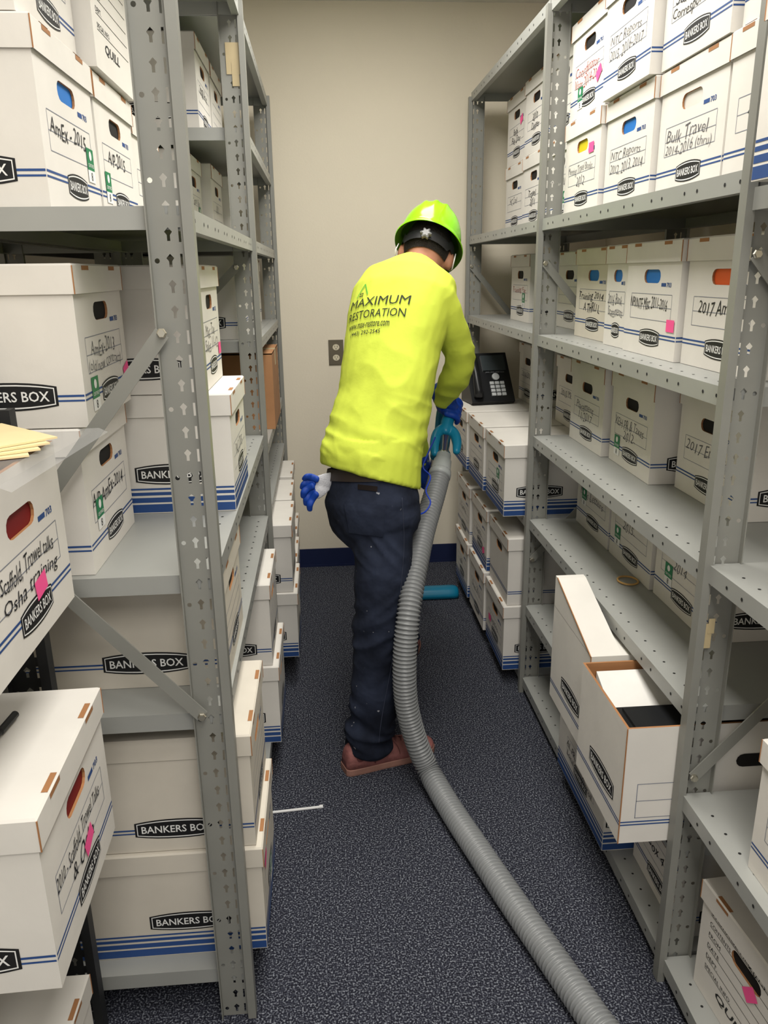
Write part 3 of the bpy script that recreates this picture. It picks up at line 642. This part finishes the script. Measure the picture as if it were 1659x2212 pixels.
# body
mb=MB(); rb,_=secs(TOR[:-2],.80); mb.rings(rb); rb2,_=secs(PEL,.84); mb.rings(rb2)
for L_,Q_ in((ARM_R,ARM_RR),(ARM_L,ARM_LR),(LEG_R,LEG_RR),(LEG_L,LEG_LR)): mb.limb(L_,[x*.74 for x in Q_],14,sub=6)
NB=atY(896,608,2.44)
mb.limb([NB,NB.lerp(HC-hu*.05,.5),HC-hu*.02-hf*.015],[.058,.055,.057],16)
mb.ell(HC,hr*.074,hf*.094,hu*.106); mb.ell(HC-hu*.055+hf*.03,hr*.055,hf*.066,hu*.062)
mb.ell(HC-hu*.012+hf*.096,hr*.013,hf*.022,hu*.024); mb.ell(HC-hu*.062+hf*.090,hr*.024,hf*.012,hu*.010)
for s_ in(-1,1): mb.ell(HC+hr*(.078*s_)-hu*.030-hf*.005,hr*.013,hf*.022,hu*.032)
body,_=remesh('body',mb,.007,'skin',P,BASE,3); body['label']='light brown skin of head and neck'
for s_ in(-1,1):
    mb=MB(); mb.ell(HC+hr*(.032*s_)+hf*.083+hu*.006,hr*.013,hf*.013,hu*.012); mb.build('eye','print_white',P,True,off=BASE)
# hair at nape
mb=MB(); rs=[]
for i in range(9):
    ph=R_(-27+i*11); 
    rs.append([HC+hr*(.077*math.cos(ph)*math.sin(t))-hf*(.097*math.cos(ph)*math.cos(t))+hu*(.109*math.sin(ph)) for t in [R_(-72+k*9) for k in range(17)]])
mb.rings(rs,cap=False,closed=False); mb.build('hair','hair',P,True,off=BASE)
# mask
mb=MB(); rs=[]
for i in range(7):
    ph=R_(-58+i*9)
    rs.append([HC-hu*.012+hr*(.078*math.cos(ph)*math.sin(t))+hf*((.108+.012*math.sin((i)/6*math.pi))*math.cos(ph)*math.cos(t)+.012)+hu*(.108*math.sin(ph)) for t in [R_(-75+k*10) for k in range(16)]])
mb.rings(rs,cap=False,closed=False)
for s_ in(-1,1): mb.tube([HC+hr*(.080*s_)-hu*.04+hf*.03,HC+hr*(.092*s_)-hu*.055-hf*.005,HC+hr*(.094*s_)-hu*.04-hf*.03,HC+hr*(.092*s_)-hu*.01-hf*.02],.002,6)
mb.build('face_mask','paper',P,True,off=BASE)
# helmet
HO=HC+hu*.022
def hp(t,ph,k=1):
    x=.099*math.sin(t); y=.126*math.cos(t); c=math.cos(ph)**.80 if ph<math.pi/2-.001 else 0; z=.122*math.sin(ph)
    p=hr*(x*c*k)+hf*(y*c*k)+hu*(z*k)
    xx=x*c
    if k==1 and ph>.3:
        for cx in(-.034,0,.034):
            if abs(xx-cx)<.010: p+=hu*(.006*math.cos((xx-cx)/.010*math.pi/2)*min(1,(ph-.3)*3))
    return HO+p
NT=96
def brim(rx,ry,vis,h,n): return [HO+hr*(rx*math.sin(t))+hf*((ry+vis*max(0,math.cos(t))**3)*math.cos(t))+hu*h for t in [2*math.pi*k/n for k in range(n)]]
mb=MB(); rs=[brim(.110,.137,.03,-.014,NT),brim(.1115,.1385,.03,-.010,NT)]
for i in range(19):
    ph=math.pi/2*i/18.2; rs.append([hp(2*math.pi*k/NT,ph) for k in range(NT)])
mb.rings(rs,cap=False); mb.poly(rs[-1])
hel=mb.build('hard_hat','helmet',P,True,off=BASE); hel['label']='glossy lime green hard hat'
mb=MB(); rs=[brim(.1085,.1355,.03,-.0145,48)]
for i in range(10): rs.append([hp(2*math.pi*k/48,math.pi/2*i/9.3,.965) for k in range(48)])
mb.rings(rs,cap=False); mb.build('inner_shell','helmet_in',hel,True,off=BASE)
mb=MB(); mb.rings([[HO+hr*(.084*math.sin(t))+hf*(.106*math.cos(t))+hu*(z-.004*math.cos(t)-(.018 if math.cos(t)<-.5 else .0)) for t in [2*math.pi*k/40 for k in range(40)]] for z in(-.040,-.010)],cap=False); bd=mb.build('headband','band',hel,True,off=BASE)
kc=HO-hf*.110-hu*.044; mb=MB(); mb.rings([[kc-hf*h+hr*(r*(1+.22*math.cos(6*t))*math.cos(t))+hu*(r*(1+.22*math.cos(6*t))*math.sin(t)) for t in [2*math.pi*k/36 for k in range(36)]] for r,h in((.015,0),(.015,.010),(.010,.013))]); mb.build('ratchet_knob','knob',bd,False,off=BASE)
# shoes
def shoe(heel,a,label):
    fwd,rt=az(a); heel=V(heel)
    ctl=[(0,.022,.052),(.012,.032,.088),(.05,.037,.104),(.10,.040,.102),(.14,.043,.086),(.18,.047,.070),(.225,.050,.058),(.265,.046,.050),(.292,.034,.042),(.304,.018,.034)]
    P_,_=catmull([V(c) for c in ctl],[1]*len(ctl),4); prof=[tuple(p) for p in P_]
    mb=MB(); rs=[]
    for (x,w,h) in prof:
        rs.append([heel+fwd*x+rt*(w*math.cos(t))+ZU*(.016+(h-.016)*max(0,math.sin(t))**.62) for t in [math.pi*k/16 for k in range(17)]])
    mb.rings(rs,cap=True); o=mb.build('shoe','shoe',P,True,off=BASE,fix=True); o['label']=label
    ou=[(x-(.002 if x<.02 else 0)+(.002 if x>.28 else 0),w+.002) for x,w,h in prof]; pts=ou+[(x,-w) for x,w in ou[::-1]]
    mb=MB(); mb.rings([[heel+fwd*x+rt*(w*k)+ZU*z for x,w in pts] for z,k in((.0005,.97),(.006,1.0),(.020,1.0),(.022,.96))]); mb.build('sole','sole',o,off=BASE,fix=True)
    for i in range(5):
        x=.115+i*.019; h=.100-.0078*i
        mb=MB(); mb.tube([heel+fwd*(x+.004*(-1)**k)+rt*w_+ZU*z_ for k,(w_,z_) in enumerate(((-.030,h-.026),(-.016,h-.006),(0,h+.001),(.016,h-.006),(.030,h-.026)))],.003,6); mb.build('lace','lace',o,True,off=BASE)
    mb=MB(); mb.rings([[heel+fwd*(.042+r*math.cos(t))+rt*(.0375+dz)+ZU*(.058+r*math.sin(t)) for t in [2*math.pi*k/16 for k in range(16)]] for r,dz in((.012,-.004),(.012,.0005),(.010,.001))]); mb.build('heel_badge','lace',o,off=BASE)
    for x,h in((.075,.101),(.145,.082)):
        mb=MB(); mb.tube([heel+fwd*(x+.012*math.cos(t)*(1 if x<.1 else 2.2))+rt*(.042*math.cos(t)*(1.0 if x<.1 else 1.06))+ZU*(.017+(h-.016)*max(0,math.sin(t))**.62) for t in [math.pi*(k+.3)/16.6 for k in range(17)]],.0013,6); mb.build('stitching','lace',o,True,off=BASE)
shoe((.022,2.085,0),70,'scuffed maroon leather shoe, toe pointing right'); shoe((.235,2.66,0),18,'maroon shoe of the far leg')
# ------------------------------------------------------------------ hands in gloves
def grip(C,A,Nw,Bdir,r,wrist,par,off):
    A=A.normalized(); N_=(Nw-A*Nw.dot(A)).normalized(); B=A.cross(N_)
    if B.dot(Bdir)<0: B=-B
    mb=MB(); c0=C+N_*(r+.018)
    mb.limb([wrist,wrist.lerp(c0-B*.012,.5),c0-B*.006,c0+B*.016],[.034,.038,.044,.040],14,flat=N_,fq=.62)
    mb.limb([wrist+(wrist-c0).normalized()*.035,wrist,wrist.lerp(c0,.3)],[.045,.039,.037],14)
    ln=[.92,1.0,.97,.82]
    for i in range(4):
        o=A*(.033-.0218*i); rr=r+.010; path=[c0+o+B*.004]
        for ang in(28,70,112,150,185):
            a=R_(ang*ln[i]); path.append(C+o+N_*(rr*math.cos(a))+B*(rr*math.sin(a)))
        mb.limb(path,[.0112,.0112,.0108,.0102,.0096,.0085],10,sub=3)
    o=A*.042; path=[c0+A*.02-B*.012,c0+o-B*.022-N_*.008,C+o-B*(r+.010)+N_*.004,C+o*1.15-B*(r+.006)*.75-N_*(r+.004)*.7]
    mb.limb(path,[.0145,.013,.0115,.0095],10,sub=3)
    g,_=remesh('glove',mb,.0033,'glove_blue',par,off,1); g['label']='blue work glove with fingers closed on the tool'
    return g
grip(HA1,(HA1-HA0),atY(960,858,2.575)-HA1,V((.6,-1,0)),.018,atY(961,862,2.57),P,BASE)
grip(GC,(WAND1-WAND0),V((-.7,-.2,.6)),V((0,0,1)),.016,GC+V((-.05,-.015,.055)),P,BASE)
# ------------------------------------------------------------------ gloves in the back pocket
gb=atY(702,1040,2.17); e=thing('work_glove','white knit glove with blue rubber fingers hanging from the back pocket','glove',gb)
mb=MB(); mb.limb([atY(722,1032,2.18),atY(706,1037,2.165),atY(693,1042,2.16),atY(683,1046,2.16),atY(675,1050,2.16)],[.018,.022,.023,.022,.019],16,flat=(0,1,0),fq=.28)
mb.limb([atY(706,1048,2.17),atY(696,1057,2.158),atY(688,1066,2.155),atY(684,1072,2.155)],[.017,.019,.017,.013],14,flat=(0,1,0),fq=.3)
g_,_=remesh('knit_palm',mb,.0032,'knit_white',e,gb,2)
for k_,pts in enumerate(([(685,1036),(673,1031),(663,1030),(657,1036)],[(679,1043),(667,1042),(657,1046),(653,1055)],[(676,1050),(665,1054),(657,1063),(655,1074)],[(678,1058),(668,1067),(662,1078),(661,1090)],[(683,1066),(674,1078),(669,1090),(669,1102)])):
    mb=MB(); mb.limb([atY(u,v,2.150+.005*(i_%2)+.005*(k_%2)) for i_,(u,v) in enumerate(pts)],[.0104,.0108,.0100,.0074],12,flat=(.3,1,0),fq=.55); mb.build('finger','glove_blue',e,True,off=gb)
# ------------------------------------------------------------------ wand, hose
WB=V((.455,3.40,0)); e=thing('carpet_vacuum_wand','teal floor wand with long grey ribbed hose held by the worker','vacuum wand',WB)
mb=MB(); mb.limb([atY(962,935,2.53),atY(966,912,2.56),HA1,WAND0+V((0,.02,.012)),WAND0.lerp(WAND1,.10),WAND0.lerp(WAND1,.2)],[.019,.022,.018,.018,.020,.022],14)
mb.limb([atY(939,982,2.455),atY(939,958,2.485),atY(946,936,2.52),atY(963,926,2.545),atY(980,936,2.53),atY(987,956,2.49),atY(986,977,2.455)],[.013,.0165,.0185,.019,.0185,.0165,.012],12)
hd,_=remesh('handle',mb,.0035,'teal',e,WB,1)
mb=MB(); mb.tube([WAND0.lerp(WAND1,.18),WAND1],.017,14); mb.build('tube','chrome',e,True,off=WB)
hs=[(962,945,2.50),(958,985,2.45),(950,1025,2.40),(938,1070,2.33),(915,1150,2.21),(896,1240,2.09),(882,1330,2.01),(874,1430,1.985),(878,1520,1.985)]
pts=[atY(*p) for p in hs]+[atZ(899,1600,.16),atZ(928,1668,.065)]+[atZ(u,v,.038) for u,v in((975,1750),(1040,1848),(1105,1945),(1175,2045),(1245,2145),(1310,2235))]
l_=pts[-1]; pts+= [l_+V((.06,-.14,0)),l_+V((.12,-.3,0))]
Pp,_=catmull(pts,[1]*len(pts),24)
acc=[0]
for i in range(1,len(Pp)): acc.append(acc[-1]+(Pp[i]-Pp[i-1]).length)
def at_s(s):
    lo,hi=0,len(acc)-1
    while hi-lo>1:
        m_=(lo+hi)//2
        if acc[m_]<=s: lo=m_
        else: hi=m_
    t=(s-acc[lo])/max(1e-9,acc[hi]-acc[lo]); return Pp[lo].lerp(Pp[hi],t)
mb=MB(); mb.tube([at_s(0),at_s(.06),at_s(.061),at_s(.075)],[.017,.017,.022,.022],18); mb.build('collar','chrome',e,True,off=WB)
mb=MB(); mb.tube([at_s(.068),at_s(.09),at_s(.091),at_s(.12),at_s(.14),at_s(.155)],[.024,.025,.029,.031,.036,.036],20); mb.build('hose_cuff','cuff',e,True,off=WB)
s=.13; pa=[];ra=[]
while s<acc[-1]:
    pa.append(at_s(s)); ra.append(.0288+.0064*(.5+.5*math.sin(2*math.pi*s/.0118))); s+=.00195
mb=MB(); mb.tube(pa,ra,16); mb.build('hose','hose',e,True,off=WB)
# floor head
mb=MB(); prof=[(-.045,.004),(.065,.004),(.070,.014),(.062,.028),(.03,.044),(-.01,.052),(-.036,.042),(-.047,.02)]
rs=[]
for x,k in((-.15,.45),(-.147,.72),(-.140,.90),(-.125,.98),(-.10,1),(.10,1),(.125,.98),(.140,.90),(.147,.72),(.15,.45)): rs.append([(WB.x+x,WB.y+.01+y*k,.001+z*(.4+.6*k)) for y,z in prof])
mb.rings(rs); mb.build('floor_head','teal',e,True,off=WB,fix=True)
mb=MB(); mb.limb([V((.388,3.41,.045)),V((.386,3.375,.075)),WAND1+(WAND0-WAND1)*.04],[.024,.022,.019],12); mb.build('elbow_joint','teal',e,True,off=WB)
mb=MB(); mb.limb([atY(u,v,Y) for u,v,Y in((940,945,2.42),(922,985,2.30),(914,1010,2.27),(930,1030,2.26),(920,1060,2.23),(930,1085,2.21),(919,1105,2.19),(903,1112,2.17))],[.0025]*8,6,sub=6); mb.build('trigger_cord','cord_blue',e,True,off=WB)
# ------------------------------------------------------------------ light
def area(name,loc,sx,sy,w,col=(1,.966,.908),rot=(0,0,0)):
    l=bpy.data.lights.new(name,'AREA'); l.shape='RECTANGLE'; l.size=sx; l.size_y=sy; l.energy=w; l.color=col
    o=bpy.data.objects.new(name,l); COL.objects.link(o); o.location=loc; o.rotation_euler=rot
area('ceiling_and_fill_light',(.22,-.75,2.59),.6,1.2,36); area('ceiling_and_fill_light',(.22,.75,2.59),.6,1.2,26); area('ceiling_and_fill_light',(.22,2.35,2.59),.6,1.2,31)  # lamp behind the camera is added fill; the rest are ceiling lights
w=bpy.data.worlds.new('world'); S.world=w; w.use_nodes=True; w.node_tree.nodes['Background'].inputs[0].default_value=(1,.975,.935,1); w.node_tree.nodes['Background'].inputs[1].default_value=.85
